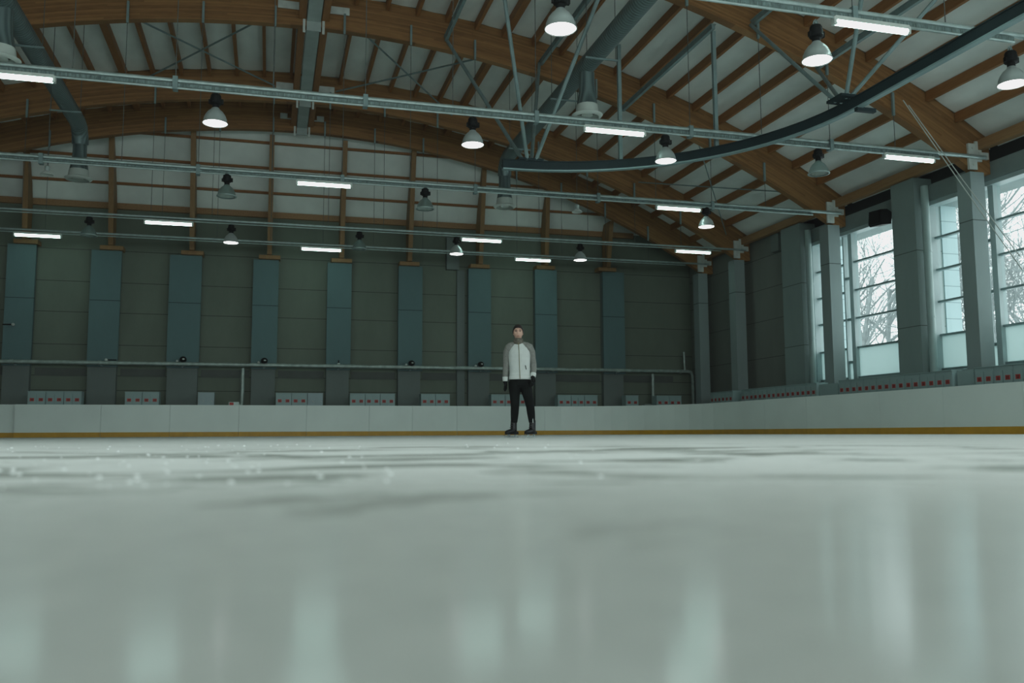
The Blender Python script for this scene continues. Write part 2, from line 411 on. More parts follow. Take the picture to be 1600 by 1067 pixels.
# ---- glulam arches
arch_lab = {YZ: 'nearest brown laminated timber arch, just above the top right corner', YA: 'brown laminated timber arch crossing the upper right, its foot on the nearest column',
            YB: 'brown laminated timber arch along the top edge, its foot on the column between the windows', YC: 'brown laminated timber arch third from the camera, just in front of the last arch',
            YD: 'last brown laminated timber arch against the sloped white end ceiling'}
for y in (YZ, YA, YB, YC, YD):
    at = (1.0, y, 0)
    t = thing('glulam_arch', arch_lab[y], 'roof beam', at, group='laminated timber roof arches')
    for sgn in (-1, 1):
        xe = 18.35 if sgn > 0 else -16.15
        n = 40; X = [XC + (xe-XC)*i/n for i in range(n+1)]
        lo_ = [(x, max(low(x), 6.85)) for x in X]; up_ = [(x, upp(x)) for x in X]
        poly = lo_ + up_[::-1]
        if sgn < 0: poly = poly[::-1]
        m = MB(); yy0, yy1 = y-.12, y+.12
        vs = [(x, q, z) for q in (yy0, yy1) for x, z in lo_] + [(x, q, z) for q in (yy0, yy1) for x, z in up_]
        k = n+1; fs = []
        for i in range(n):
            fs += [(i, i+1, 2*k+i+1, 2*k+i), (k+i, 3*k+i, 3*k+i+1, k+i+1), (i, k+i, k+i+1, i+1), (2*k+i, 2*k+i+1, 3*k+i+1, 3*k+i)]
        fs += [(0,2*k,3*k,k), (n, k+n, 3*k+n, 2*k+n)]
        if sgn < 0: fs = [f[::-1] for f in fs]
        m.add(vs, fs)
        m.build('arch_half', W_ARCH, t, at=(0, y, 0)).location = (-1.0, 0, 0)
    if y in (YB, YC, YD):
        f = y-.125
        for sgn in (-1, 1):
            MB().box(1+sgn*.27-.035, 1+sgn*.27+.035, f-.03, f, 11.45, 12.62).build('crown_plate', M_PLATE, t, at=at)
            a0, a1 = (1.0, .42) if y != YD else (.82, .55)
            MB().box(1+sgn*a0-(0 if sgn>0 else 0), 1+sgn*a1, f-.03, f, 12.10, 12.32).build('crown_arm', M_PLATE, t, at=at) if sgn > 0 else MB().box(1-a0, 1-a1, f-.03, f, 12.10, 12.32).build('crown_arm', M_PLATE, t, at=at)
            MB().bar((1+sgn*.25, f-.02, 12.12), (1+sgn*a1, f-.02, 12.12), .03, .04).build('crown_link', M_PLATE, t, at=at)
    # steel hanger shoes under the arch
# grey steel ridge strip
rb = thing('ridge_strip', 'wide grey steel strip running along the roof ridge between the arch crowns', 'roof strip', (1, 28, 12))
for y0, y1 in ((YA+.13, YB-.16), (YB+.14, YC-.16), (YC+.14, YD-.16)):
    MB().box(.81, 1.19, y0, y1, 11.78, 11.86).build('strip', M_RIDGE, rb, at=(1,28,12))
    for sx in (-1, 1): MB().box(1+sx*.32-.10, 1+sx*.32+.10, y0, y1, 11.84, 12.15).build('ridge_timber', W_PURLIN, rb, at=(1,28,12))
for y in (YB-.15, YC-.15, YD-.15):
    MB().box(.80, 1.20, y-.03, y, 11.5, 12.6).build('face_plate', M_RIDGE, rb, at=(1,28,12))

# ---- tie rods with cable trays
tie_lab = {YZ: 'steel tie tube with cable tray at the top right edge', YA: 'nearest full steel tie tube with cable tray and round lamps crossing the whole hall',
           YB: 'steel tie tube second below the nearest, ending between the tall windows', YC: 'thin steel tie tube carrying the far row of round lamps', YD: 'farthest thin steel tie tube in front of the back wall columns'}
ZT = 7.25
for y in (YZ, YA, YB, YC, YD):
    yy = y-.24; at = (1, yy, ZT)
    t = thing('tie_rod', tie_lab[y], 'tie rod', at, group='steel tie rods across the hall')
    MB().tube([(-15.9, yy, ZT), (18.1, yy, ZT)], .052 if y < YC else .04, 10).build('tube', M_GALV, t, smooth=40, at=at)
    if y < YC:
        xe = {YZ: 12.9, YA: 16.6, YB: 17.0}[y]
        dz = .0 if y < YB else .03
        MB().box(-15.9, xe, yy-.055, yy+.055, ZT-.135+dz, ZT-.062).build('cable_tray', M_TRAY, t, at=at)
        MB().tube([(-15.9, yy-.05, ZT-.165+dz), (xe, yy-.05, ZT-.165+dz)], .026, 8).build('lower_rail', M_GALV, t, smooth=40, at=at)
    else:
        MB().tube([(-15.9, yy, ZT-.09), (17.0, yy, ZT-.09)], .02, 8).build('lower_rail', M_GALV, t, smooth=40, at=at)
    # end bracket on the arch foot
    b = MB().box(17.62, 17.88, y-.19, y-.125, 6.92, 7.62).box(17.86, 18.06, y-.17, y-.125, 7.15, 7.7).box(17.95, 18.25, y-.20, y-.125, 7.22, 7.40)
    b.tube([(17.75,y-.215,7.5),(17.75,y-.185,7.5)], .03, 8).tube([(17.75,y-.215,7.05),(17.75,y-.185,7.05)], .03, 8)
    b.build('end_bracket', M_PLATE, t, at=at)
    k = 0; x = -13.5
    while x < 17:
        zt = low(x)
        if abs(x-1) > .6 and abs(x-7.72) > .35 and abs(x+5.76) > .35:
            MB().tube([(x, yy, ZT+.05), (x, yy, zt-.12)], .009, 5).build('hanger_rod', M_WIRE, t, at=at)
            MB().box(x-.03, x+.03, yy-.03, yy+.03, zt-.16, zt+.45).build('hanger_shoe', M_STRUT, t, at=at)
        if k % 2 == 0 and y < YC:
            MB().box(x-.05, x+.05, yy-.09, yy+.09, ZT-.20, ZT+.075).build('clamp', M_STRUT, t, at=at)
        x += 1.92; k += 1

# ---- high-bay lamps
def highbay(label, lit):
    t = thing('high_bay_lamp', label, 'lamp', group='bell shaped high-bay lamps')
    rim, H = .245, .31
    pr = [(rim, 0), (rim+.012, .012), (rim-.008, .03), (rim*.93, .10), (rim*.80, .18), (rim*.6, .25), (rim*.36, .30), (.075, .325), (.06, .34)]
    s = MB().lathe(pr, n=28); s.build('bell_shade', M_BELL if lit else M_BELLC, t, smooth=50)
    if lit:
        MB().lathe([(.0, .006), (rim*.6, .002), (rim-.012, .012)], n=28).build('lit_lens', M_LENS, t, smooth=50)
    else:
        MB().lathe([(.0, .20), (.04, .17), (.055, .24), (.04, .32)], n=14).build('bulb', M_LENSD, t, smooth=60)
        r = MB(); r.lathe([(rim-.012, 0), (rim+.02, .002), (rim+.02, .022), (rim-.012, .024)], n=28).build('rim_ring', M_GALV, t, smooth=50)
    h = MB().lathe([(.0,.33),(.068,.335), (.072,.40), (.105,.41), (.12,.43), (.12,.465), (.105,.47), (.115,.50), (.115,.53), (.10,.535), (.105,.58), (.085,.62), (.0,.625)], n=18)
    h.box(-.14,-.10,-.03,.03,.42,.50).box(.10,.15,-.035,.035,.42,.52)
    h.build('ballast_housing', M_BLACK, t, smooth=35)
    MB().box(-.05,.05,-.02,.02,.62,.64).tube([(0,0,.63),(0,0,.70)], .014, 6).tube([(-.05,0,.64),(-.03,.0,.70),(0,0,.73),(.03,0,.70),(.05,0,.64)], .01, 5).build('hanging_hook', M_STRUT, t)
    return t
lit0 = highbay('', True); off0 = highbay('', False)
used = set()
def place_lamp(x, y, lit, label, z):
    src = lit0 if lit else off0
    if src.name in used: o = dup(src, (x,y,z), 0, label)
    else: used.add(src.name); o = src; o.location = (x,y,z); o['label'] = label
for x, y, lit, z, lab in [
    (4.24, YZ, 1, 6.30, 'large lit bell lamp alone at the top centre edge of the picture'),
    (8.80, YZ, 1, 6.30, 'lit bell lamp just left of a lit tube, above the curved rail joint'),
    (12.85, YZ, 1, 6.30, 'lit bell lamp at the far right edge above the tall windows'),
    (-1.19, YA, 1, 6.42, 'lit bell lamp at upper left, leftmost on the long tie with the cable tray'),
    (4.23, YA, 1, 6.42, 'lit bell lamp just left of the four converging grey struts'),
    (8.89, YA, 1, 6.42, 'lit bell lamp hanging in front of the curved dark rail'),
    (13.02, YA, 0, 6.42, 'unlit clear bell lamp below the curved rail, before the right timber arch'),
    (-1.23, YB, 0, 6.50, 'unlit clear bell lamp at left, left of a lit tube on the second tie'),
    (4.22, YB, 0, 6.50, 'unlit clear bell lamp near the centre in front of the white end ceiling'),
    (13.17, YB, 1, 6.50, 'lit bell lamp at right in front of the far arch feet'),
    (-5.75, YC, 0, 6.50, 'dim unlit bell lamp above the gap between the first two back wall columns'),
    (-1.35, YC, 1, 6.50, 'small lit bell lamp above the gap right of the third back wall column'),
    (2.94, YC, 0, 6.50, 'dim unlit bell lamp above the fifth back wall column'),
    (6.41, YC, 1, 6.50, 'small lit bell lamp just left of a lit tube, above the back wall conduit'),
    (11.14, YC, 1, 6.50, 'small lit bell lamp at right of centre, the farthest right of the far row')]:
    place_lamp(x, y-.24, lit, lab, z)
for x, z, lab in ((-5.72, 6.84, 'small pale pendant reflector at far left under the left duct'), (8.94, 6.76, 'small pale pendant reflector right of centre below the curved rail')):
    y = YB-.02; t = thing('pendant_reflector', lab, 'lamp', (x, y, z), group='small pale pendant reflectors')
    MB().lathe([(.16,0),(.165,.01),(.13,.05),(.07,.09),(.055,.11)], n=20).build('shade', M_NOZ, t, smooth=50)
    MB().lathe([(.0,.1),(.06,.1),(.065,.22),(.03,.25),(0,.25)], n=14).build('lamp_holder', M_RIDGE, t, smooth=40)
    MB().tube([(0,0,.25),(0,0,(low(x) if x > 0 else 9.255)-z-.003)], .008, 5).build('cord', M_WIRE, t)

# ---- fluorescent tubes
def fluo():
    t = thing('fluorescent_light', '', 'tube light', group='lit fluorescent tubes under the ties')
    MB().box(-.74,.74,-.055,.055,.03,.10).build('housing', M_PLATE, t)
    MB().tube([(-.72,0,0),(.72,0,0)], .055, 12).build('lit_tube', M_TUBE, t, smooth=50)
    for s in (-1,1): MB().box(s*.74-.03,s*.74+.03,-.05,.05,-.05,.08).build('end_cap', M_PLATE, t)
    return t
f0 = fluo(); first = True
for x, y, lab in [
    (9.88, YZ, 'lit fluorescent tube at top right above the curved rail'),
    (-4.95, YA, 'lit fluorescent tube cut by the left edge, crossing the left duct'),
    (7.59, YA, 'lit fluorescent tube below the white duct nozzle at centre right'),
    (15.67, YA, 'lit fluorescent tube at right beside the nearest arch foot'),
    (1.36, YB, 'lit fluorescent tube left of centre in front of the white end ceiling'),
    (12.2, YB, 'lit fluorescent tube at right just left of a lit bell lamp'),
    (-3.33, YC, 'lit fluorescent tube at left above the third back wall column'),
    (7.33, YC, 'lit fluorescent tube at centre just right of a small lit bell lamp'),
    (15.78, YC, 'lit fluorescent tube at the far right corner beside the arch foot'),
    (-7.95, YD, 'lit fluorescent tube at the far left above the first back wall column'),
    (1.80, YD, 'lit fluorescent tube above the fifth back wall column'),
    (10.2, YD, 'lit fluorescent tube above the back wall column right of the skater')]:
    z = 7.01 if y < YC else 7.05
    if first: first = False; f0.location = (x, y-.28, z); f0['label'] = lab
    else: dup(f0, (x, y-.28, z), 0, lab)

# ---- spiral ducts
def duct(x, lab):
    at = (x, 20, 9.5); t = thing('ventilation_duct', lab, 'duct', at, group='long spiral ducts')
    R = .235
    MB().tube([(x, 5, 9.5), (x, 28.3, 9.5), (x, 28.65, 9.42), (x, 28.85, 9.2), (x, 28.9, 8.95)], R, 22).build('main_pipe', M_DUCT, t, smooth=50, at=at)
    for y, zt in ((12.3, 9.3), (20.65, 9.3), (28.9, 9.0)):
        d = MB()
        d.lathe([(.27,-.88),(.25,-.75),(.215,-.55),(.20,-.3),(.20,0)], (x,y,zt), 22)
        d.build('drop_pipe', M_DUCT, t, smooth=50, at=at)
        nz = MB().lathe([(.30,-1.18),(.37,-1.16),(.40,-1.12),(.36,-1.10),(.30,-1.08),(.285,-.92),(.275,-.86)], (x,y,zt), 26)
        nz.lathe([(.0,-1.13),(.12,-1.14),(.15,-1.12),(.10,-1.04),(0,-1.02)], (x,y,zt), 20)
        nz.build('nozzle', M_NOZ, t, smooth=50, at=at)
        MB().lathe([(0,-1.02),(.29,-1.02)], (x,y,zt), 22).build('nozzle_throat', M_BLACK, t, at=at)
    for y in (9.5, 15.5, 19.6, 22.4, 26.8):
        MB().box(x-.42, x+.42, y-.02, y+.02, 9.22, 9.26).build('support_bar', M_STRUT, t, at=at)
        for s in (-1, 1): MB().tube([(x+s*.38, y, 9.26), (x+s*.38, y, upp(x+s*.38)-.24)], .009, 5).build('support_rod', M_WIRE, t, at=at)
duct(7.72, 'long grey spiral ventilation duct on the right with a white round nozzle')
duct(-5.76, 'long grey spiral ventilation duct descending at the upper left')

# ---- curved dark rail on struts
at = (8.5, 18, 6.8)
cr = thing('curved_rail', 'dark curved steel rail hung from grey struts at upper right', 'rail', at)
cpts = [(5.55,20.97)] + [(5.7+5.87*sin(pi/2*k/18), 15.1+5.87*cos(pi/2*k/18)) for k in range(19)] + [(11.57, 12.), (11.57, 8.), (11.57, 2.)]
def sweep(w, z0, z1):
    m = MB(); vs = []
    for i, (x, y) in enumerate(cpts):
        a = Vector(cpts[max(i-1,0)]); b = Vector(cpts[min(i+1,len(cpts)-1)]); d = (b-a).normalized(); nrm = Vector((d.y, -d.x))
        for s, z in ((-1,z0),(1,z0),(1,z1),(-1,z1)): vs.append((x+nrm.x*s*w/2, y+nrm.y*s*w/2, z))
    n = len(cpts)
    fs = [(i*4+k, (i+1)*4+k, (i+1)*4+(k+1)%4, i*4+(k+1)%4) for i in range(n-1) for k in range(4)] + [(0,1,2,3), ((n-1)*4+3,(n-1)*4+2,(n-1)*4+1,(n-1)*4)]
    return m.add(vs, fs)
sweep(.10, 6.72, 6.92).build('rail_web', M_DSTEEL, cr, at=at)
sweep(.13, 6.685, 6.72).build('lower_flange', M_LSTEEL, cr, at=at)
sweep(.14, 6.92, 6.945).build('upper_flange', M_DSTEEL, cr, at=at)
def strut(p, q, r=.045): MB().tube([p, q], r, 8).build('strut', M_STRUT, cr, smooth=40, at=at)
n1 = (6.25, 20.95, 7.0)
strut((4.84, YB-.18, 11.70), (6.10, 21.0, 6.96), .052); strut((7.72, YB-.18, 11.28), (6.32, 21.0, 6.96), .052)
strut((4.95, YA+.18, 11.15), (6.18, 20.9, 6.96), .052); strut((7.65, YA+.18, 11.05), (6.40, 20.9, 6.96), .052)
MB().box(5.95, 6.6, 20.84, 21.08, 6.945, 7.0).build('node_plate', M_DSTEEL, cr, at=at)
strut((11.3, YA-.18, 10.1), (11.32, 15.45, 6.96)); strut((13.16, YA-.18, 9.16), (11.46, 15.45, 6.96))
strut((10.6, YZ+.18, 10.2), (11.42, 15.25, 6.96)); strut((12.9, YZ+.18, 9.3), (11.5, 15.25, 6.96))
MB().box(11.2, 11.75, 15.1, 15.6, 6.945, 7.0).box(11.5, 11.95, 15.0, 15.1, 6.62, 6.70).build('node_plate', M_DSTEEL, cr, at=at)
for x, y, zt in ((8.46, 20.27, 9.98), (10.32, 18.73, 9.86)):
    MB().bar((x,y,6.93),(x,y,zt), .09, .09).build('hanger', M_STRUT, cr, at=at)
# ---- grey tubes along the roof that carry the struts
for x, z, y0, y1, lab in ((4.84, 11.72, YA+.14, YB-.14, 'grey steel channel along the roof ending at the upper left strut top'),
                          (7.79, 11.30, YA+.14, YB-.14, 'grey steel channel along the roof beside the right spiral duct'),
                          (10.45, 10.10, YA+.14, YB-.14, 'grey steel channel along the roof above the shorter rail hanger'),
                          (11.38, 10.16, YZ+.14, YA-.14, 'grey steel channel above the second strut cluster at the top right'),
                          (13.16, 9.22, YZ+.14, YA-.14, 'grey steel channel right of the lit bell lamp at the top right')):
    t = MB().box(x-.045, x+.045, y0, y1, z-.06, z+.06); t.box(x-.075, x+.075, y0, y1, z+.06, z+.075)
    tag(t.build('roof_channel', M_STRUT, at=(x,(y0+y1)/2,z)), lab, 'steel channel', 'steel channels along the roof')
# ---- crossed bracing rods in the roof plane
def rod(p, q, lab, r=.028):
    c = [(a+b)/2 for a, b in zip(p, q)]
    tag(MB().tube([p, q], r, 6).build('bracing_rod', M_STRUT, at=c, smooth=40), lab, 'bracing rod', 'crossed roof bracing rods')
Z1 = 12.16
rod((-.05, YC-.17, Z1), (-4.8, YB+.14, 11.86), 'thin diagonal roof rod at left, from the ridge at the far arch toward the camera')
rod((.05, YB+.14, Z1), (-4.35, YC-.17, 11.9), 'thin diagonal roof rod at left, from the near arch ridge away from camera')
rod((2.05, YC-.17, Z1), (6.6, YB+.14, 11.62), 'thin diagonal roof rod right of the ridge, from the far arch toward the camera')
rod((1.95, YB+.14, Z1), (6.25, YC-.17, 11.68), 'thin diagonal roof rod right of the ridge, from the near arch away from the camera')
rod((17.3, YC-.17, 7.85), (13.0, YB+.14, 9.9), 'thin diagonal roof rod near the right eave, rising toward the camera', .022)
rod((13.6, YC-.17, 9.7), (17.0, YB+.14, 7.95), 'thin diagonal roof rod near the right eave, falling toward the camera', .022)
# ---- eave timbers along the right wall
for y0, y1, lab in ((YC+.14, YD-.14, 'short pale eave timber at the far right corner'), (YB+.14, YC-.14, 'pale eave timber between the two far right arch feet'),
                    (YA+.14, YB-.14, 'pale eave timber above the window with the black speaker'), (YZ+.14, YA-.14, 'pale eave timber at the right edge above the nearest window')):
    t = MB().box(17.95, 18.15, y0, y1, 7.47, 7.74); t.box(18.15, 18.3, y0, y1, 7.66, 7.74)
    tag(t.build('eave_beam', W_EAVE, at=(18.05,(y0+y1)/2,7.6)), lab, 'eave beam', 'eave timbers along the right wall')

# ---- right columns
clab = {YA: 'tall grey concrete column nearest on the right, in front of the window', YB: 'tall grey concrete column in front of the farther tall window',
        YC: 'tall grey concrete column left of the windows with pale inner edge', YD: 'dim grey concrete column in the far right corner'}
for y in (YA, YB, YC, YD):
    at = (17.8, y, 0)
    t = MB().box(17.58, 18.02, y-.24, y+.24, -.012, 6.84)
    tag(t.build('concrete_column', M_CLADR, at=at), clab[y], 'column', 'grey concrete columns along the right wall')

# ---- back wall columns with rafters
colx = [(-9.41,-8.45,7.12),(-6.57,-5.51,7.03),(-3.79,-2.62,6.98),(-.70,.27,6.95),(2.17,3.13,6.95),(5.04,6.03,6.95),(7.98,8.95,6.98),(10.90,11.88,7.06),(14.0,15.0,7.10)]
rafx = [-8.78,-5.86,-2.98,-.1,2.7,5.45,8.43,11.32,14.15]
ordn = ['first','second','third','fourth','fifth','sixth','seventh','eighth','ninth']
for i, ((x0, x1, zt), rx) in enumerate(zip(colx, rafx)):
    xc = (x0+x1)/2; at = (xc, 36, 0)
    nm = {0: 'leftmost blue-grey clad column on the back wall', 8: 'rightmost blue-grey clad column on the back wall'}.get(i, '%s blue-grey clad column from the left on the back wall' % ordn[i])
    if i == 6: nm = 'blue-grey clad column right beside the grey conduit, seventh on the back wall'
    if i == 7: nm = 'teal-lit clad column just right of the skater on the back wall'
    t = thing('back_wall_column', nm, 'column', at, group='clad columns on the back wall')
    MB().box(x0+.02, x1-.05, 35.92, YBACK-.005, -.012, zt).build('concrete_core', M_CONC, t, at=at)
    MB().box(x0, x1, 35.8, 35.92, 2.62, zt).build('cladding_panel', M_CLAD, t, at=at)
    at = (rx, 35.3, 9)
    lb = 'timber end rafter rising from the %s back wall column' % ('leftmost' if i == 0 else 'rightmost' if i == 8 else ordn[i])
    t = thing('end_rafter', lb, 'rafter', at, group='timber end rafters under the sloped white end ceiling')
    zt2 = min(11.62, low(rx)+.35)
    def fy(z): return 35.52 - (z-7.1)*.29
    zz = zt2
    pts = [(35.45, zt+.16), (35.95, zt+.16), (35.98, 8.72), (hipY(9.4)-.17, 9.4), (hipY(zz)-.17, zz), (hipY(zz)-.34, zz)] if zt2 > 9.7 else [(35.45, zt+.16), (35.95, zt+.16), (35.98, 8.7), (35.75, zt2), (35.0, zt2)]
    MB().prism(pts, 'x', rx-.09, rx+.09).build('rafter', W_RAFT, t, at=at)
    MB().box(rx-.40, rx+.42, 35.60, 36.12, zt+.003, zt+.155).build('shoe_block', W_RAFT, t, at=at)

# ---- service boxes and pipes on the back wall
t = thing('cable_conduit', 'grey vertical conduit with a box on top, left of the seventh back wall column', 'conduit', (7.6, 36.1, 0))
MB().box(7.08, 7.62, 36.0, YBACK-.003, 6.93, 8.3).build('junction_box', M_CONC, t, at=(7.6,36.1,0))
MB().box(7.55, 7.88, 36.08, YBACK-.003, .0, 6.93).build('channel', M_CONC, t, at=(7.6,36.1,0))
at = (4, 35.6, 2.76); t = thing('wall_pipe', 'long pale horizontal pipe along the back wall, turning down at its right end', 'pipe', at)
yy = 35.62
MB().tube([(-16, yy, 2.74), (17.9, yy, 2.76), (18.05, yy, 2.72), (18.12, yy, 2.58), (18.14, yy, .0)], .075, 12).build('pipe_run', M_PIPE, t, smooth=50, at=at)
MB().tube([(17.75, yy, 2.78), (17.72, yy, 3.62)], .05, 10).build('vent_stub', M_PIPE, t, smooth=50, at=at)
for x in [-15+2.95*k for k in range(12)]:
    MB().tube([(x, yy, 2.745), (x+.12, yy, 2.745)], .088, 12).build('coupling', M_PIPE, t, smooth=50, at=at)
for x in (-8.93, -6.04, -3.2, -.21, 2.65, 5.53, 8.46, 11.39, 14.5):
    MB().box(x-.03, x+.03, 35.66, 35.795, 2.62, 2.66).build('bracket', M_STRUT, t, at=at)
for x, lab in ((-.99, 'pale drop pipe with red-tagged base box, third bay under the wall pipe'), (16.2, 'pale drop pipe behind the boards near the right corner')):
    at = (x, 35.6, 0); t = thing('drop_pipe', lab, 'pipe', at)
    MB().tube([(x, 35.62, 2.62), (x, 35.62, 1.28), (x-.03, 35.6, 1.2), (x-.12, 35.56, 1.17)], .07, 10).build('pipe_run', M_PIPE, t, smooth=50, at=at)
    MB().box(x-.48, x-.1, 35.45, 35.67, -.012, 1.31).build('base_box', M_PIPE, t, at=at)
    if x < 0: MB().box(x-.45, x-.30, 35.43, 35.45, 1.17, 1.29).build('red_tag', M_RED, t, at=at)
# flat darker band under the wall pipe
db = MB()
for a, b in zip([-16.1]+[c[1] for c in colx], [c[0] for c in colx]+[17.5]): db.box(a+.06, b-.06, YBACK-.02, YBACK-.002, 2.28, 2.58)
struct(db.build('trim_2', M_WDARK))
# small floodlights above the pipe
for x, z, lab in ((-3.25, 2.90, 'black wall floodlight on the third back wall column'), (-.27, 2.90, 'black wall floodlight on the fourth back wall column'),
                  (5.5, 2.90, 'black wall floodlight on the sixth back wall column'), (8.40, 2.90, 'black wall floodlight on the seventh back wall column, beside the skater')):
    t = thing('wall_floodlight', lab, 'floodlight', (x, 35.7, z), group='small black floodlights above the wall pipe')
    MB().ball((.07,-.08,.02), (.13,.11,.12), 14, 8).build('housing', M_BLACK, t, smooth=50)
    MB().ball((.09,-.17,.03), (.05,.03,.03), 10, 6).build('lens', M_NOZ, t, smooth=50)
    MB().box(-.02,.15,-.02,.10,-.12,-.08).box(.04,.10,-.04,.10,-.12,-.02).build('mount', M_BLACK, t)
    MB().ball((-.14,-.03,-.04), .05, 10, 6).tube([(-.14,-.0,-.04),(-.14,.095,-.04)], .03, 8).build('sensor', M_NOZ, t, smooth=50)
for x, z, lab, arm in ((-9.07, 4.11, 'small white camera on a dark arm on the leftmost back wall column', -.35), (-5.89, 2.87, 'small white camera with a dark arm above the wall pipe at left', .35), (2.66, 2.84, 'small white sensor above the wall pipe on the fifth column', .0)):
    t = thing('wall_camera', lab, 'camera', (x, 35.72, z))
    MB().ball((0,0,0), (.06,.07,.055), 12, 8).build('camera_head', M_NOZ, t, smooth=50)
    if arm: MB().bar((arm, .03, 0), (arm*.15, .03, 0), .06, .035).build('arm', M_BLACK, t)
    else: MB().box(-.02,.02,-.02,.07,.05,.16).build('arm', M_BLACK, t)

# ---- lockers
def locker(plates=True):
    t = thing('locker', '', 'locker', group='grey two-door lockers behind the boards')
    w, d, h = .57, .45, 1.62
    body = MB().box(-w/2, w/2, .02, d, -.0, h); body.build('locker_body', M_LOCK if plates else M_LOCKP, t)
    for s in (-1, 1):
        x0, x1 = (s*w/4-w/4+.012, s*w/4+w/4-.012)
        dr = MB().box(x0, x1, 0, .016, .06, h-.10).build('locker_door', M_LOCK if plates else M_LOCKP, t)
        if plates:
            c = (x0+x1)/2
            MB().box(c-.068, c+.068, -.006, -.001, h-.335, h-.225).build('number_plate', M_RED, dr)
            MB().box(c-.03, c-.008, -.009, -.0065, h-.325, h-.245).box(c+.012, c+.035, -.009, -.0065, h-.325, h-.245).build('plate_print', M_NUM, dr)
        else:
            c = (x0+x1)/2
            MB().ball((c+.06,-.006,h-.30), (.018,.012,.03), 8, 5).build('door_knob', M_PLATE, dr)
    MB().box(-w/2-.005, w/2+.005, -.01, d+.003, h, h+.022).build('locker_top', M_LOCK if plates else M_LOCKP, t)
    return t
lk = locker(True); lp = locker(False); lk_used = [False, False]
def place_locker(x, y, rz, plain, lab, grp):
    k = 1 if plain else 0; src = (lk, lp)[k]
    if lk_used[k]: dup(src, (x,y,-.012), rz, lab, grp)
    else:
        lk_used[k] = True; src.location = (x,y,-.012); src.rotation_euler = (0,0,rz); src['label'] = lab; src['group'] = grp
words = {1: ['single'], 2: ['left','right'], 3: ['left','middle','right']}
for x0, n, plain, where in ((-8.18,3,(),'after the first back wall column'), (-5.01,2,(),'after the second back wall column'), (-2.52,1,(0,),'after the third back wall column'),
        (.26,3,(2,),'after the fourth back wall column'), (3.02,3,(),'after the fifth back wall column'), (5.78,2,(),'after the sixth back wall column'),
        (8.63,3,(),"behind the skater's legs"), (11.45,3,(),'after the eighth back wall column'), (14.45,1,(),'after the ninth back wall column'), (15.85,2,(),'near the wall pipe bend')):
    for i in range(n):
        lab = ('plain grey locker without red plates, %s' if i in plain else 'grey locker with two red plates, %s') % ({1: 'alone ', 2: words[2][i % 2]+' of two ', 3: words[3][i % 3]+' of three '}[n] + where)
        place_locker(x0+.285+.583*i, 34.5, 0, i in plain, lab, 'lockers along the back wall')
def run(ys, where, names):
    for i, y in enumerate(ys):
        lab = 'red-plated locker on the right wall, %s %s' % (names[i], where)
        place_locker(16.8, y, -pi/2, False, lab, 'lockers along the right wall')
o8 = ['first','second','third','fourth','fifth','sixth','seventh','eighth']
run([31.57-.29-.583*i for i in range(3)], 'left of the dark corner column', ['first','second','third'])
run([29.21-.29-.583*i for i in range(8)], 'past the pale-edged column left of the windows', o8)
run([23.40-.29-.583*i for i in range(8)], 'past the column before the farther window', o8)
run([17.98-.29-.583*i for i in range(3)], 'past the nearest column', o8)
tag(MB().box(16.85, 17.3, 23.49, 24.45, -.012, 1.56).build('locker_end_panel', M_LOCK), 'plain grey end cabinet left of the column before the farther window', 'cabinet')
tag(MB().box(16.85, 17.3, 18.02, 18.6, -.012, 1.60).build('locker_end_panel', M_LOCK), 'plain grey end cabinet beside the nearest column', 'cabinet')

# ---- rink boards
at = (0, 33, 0)
rbd = thing('rink_boards', 'long white rink boards with a yellow kick strip, curving round the corner', 'rink boards', at)
def board_panel(p, sub=None):
    """p: list of plan points along the inner face"""
    th = .06; out = []
    for i, (x, y) in enumerate(p):
        a = Vector(p[max(i-1,0)]); b = Vector(p[min(i+1,len(p)-1)]); d = (b-a).normalized()
        out.append((-d.y, d.x))
    def wallm(off, t, z0, z1):
        vs = []
        for (x, y), (nx, ny) in zip(p, out):
            for q, z in ((off,z0),(off+t,z0),(off+t,z1),(off,z1)): vs.append((x+nx*q, y+ny*q, z))
        n = len(p); fs = [(i*4+(k+1)%4, (i+1)*4+(k+1)%4, (i+1)*4+k, i*4+k) for i in range(n-1) for k in range(4)] + [(3,2,1,0), ((n-1)*4,(n-1)*4+1,(n-1)*4+2,(n-1)*4+3)]
        return MB().add(vs, fs)
    pb = wallm(0, th, .01, 1.11).build('board_panel', M_BOARD, rbd, at=at)
    wallm(-.008, .0078, .0, .165).build('kick_strip', M_KICK, pb, at=(0,0,0)).location = (-at[0], -at[1], 0)
# far run is walked from right to left so that the outside is behind
gap = .004
seams = [15.4-5, 9.15, 6.91, 5.2, 3.6, 1.34, -1.01, -3.31, -5.53, -8.19]
far = [(a-gap, 33.0) for a in seams]
for a, b in zip(seams[:-1], seams[1:]): board_panel([(b+gap, 33.0), (a-gap, 33.0)])
board_panel([(-10.6, 33.12), (-8.19-gap, 33.12)]); board_panel([(-13.4, 33.12), (-10.6-gap, 33.12)])
arc = rink_outline()[::-1]
for i in range(0, 12, 4):
    q = arc[i:i+5]; board_panel(q)
ys = [28.0, 25.33, 23.04, 19.76, 17.5, 15.19, 12.9, 10.6, 8.3, 6.0, 3.0, 0., -3., -6., -9., -12.]
for a, b in zip(ys[:-1], ys[1:]): board_panel([(15.4, a-gap), (15.4, b+gap)])
# thin dark backing so the seams read
bb = MB()
bb.box(-8.18, 10.4, 33.065, 33.08, .0, 1.10).box(15.465, 15.48, -12, 28, 0, 1.10)
bb.build('seam_backing', M_SEAM, rbd, at=at)

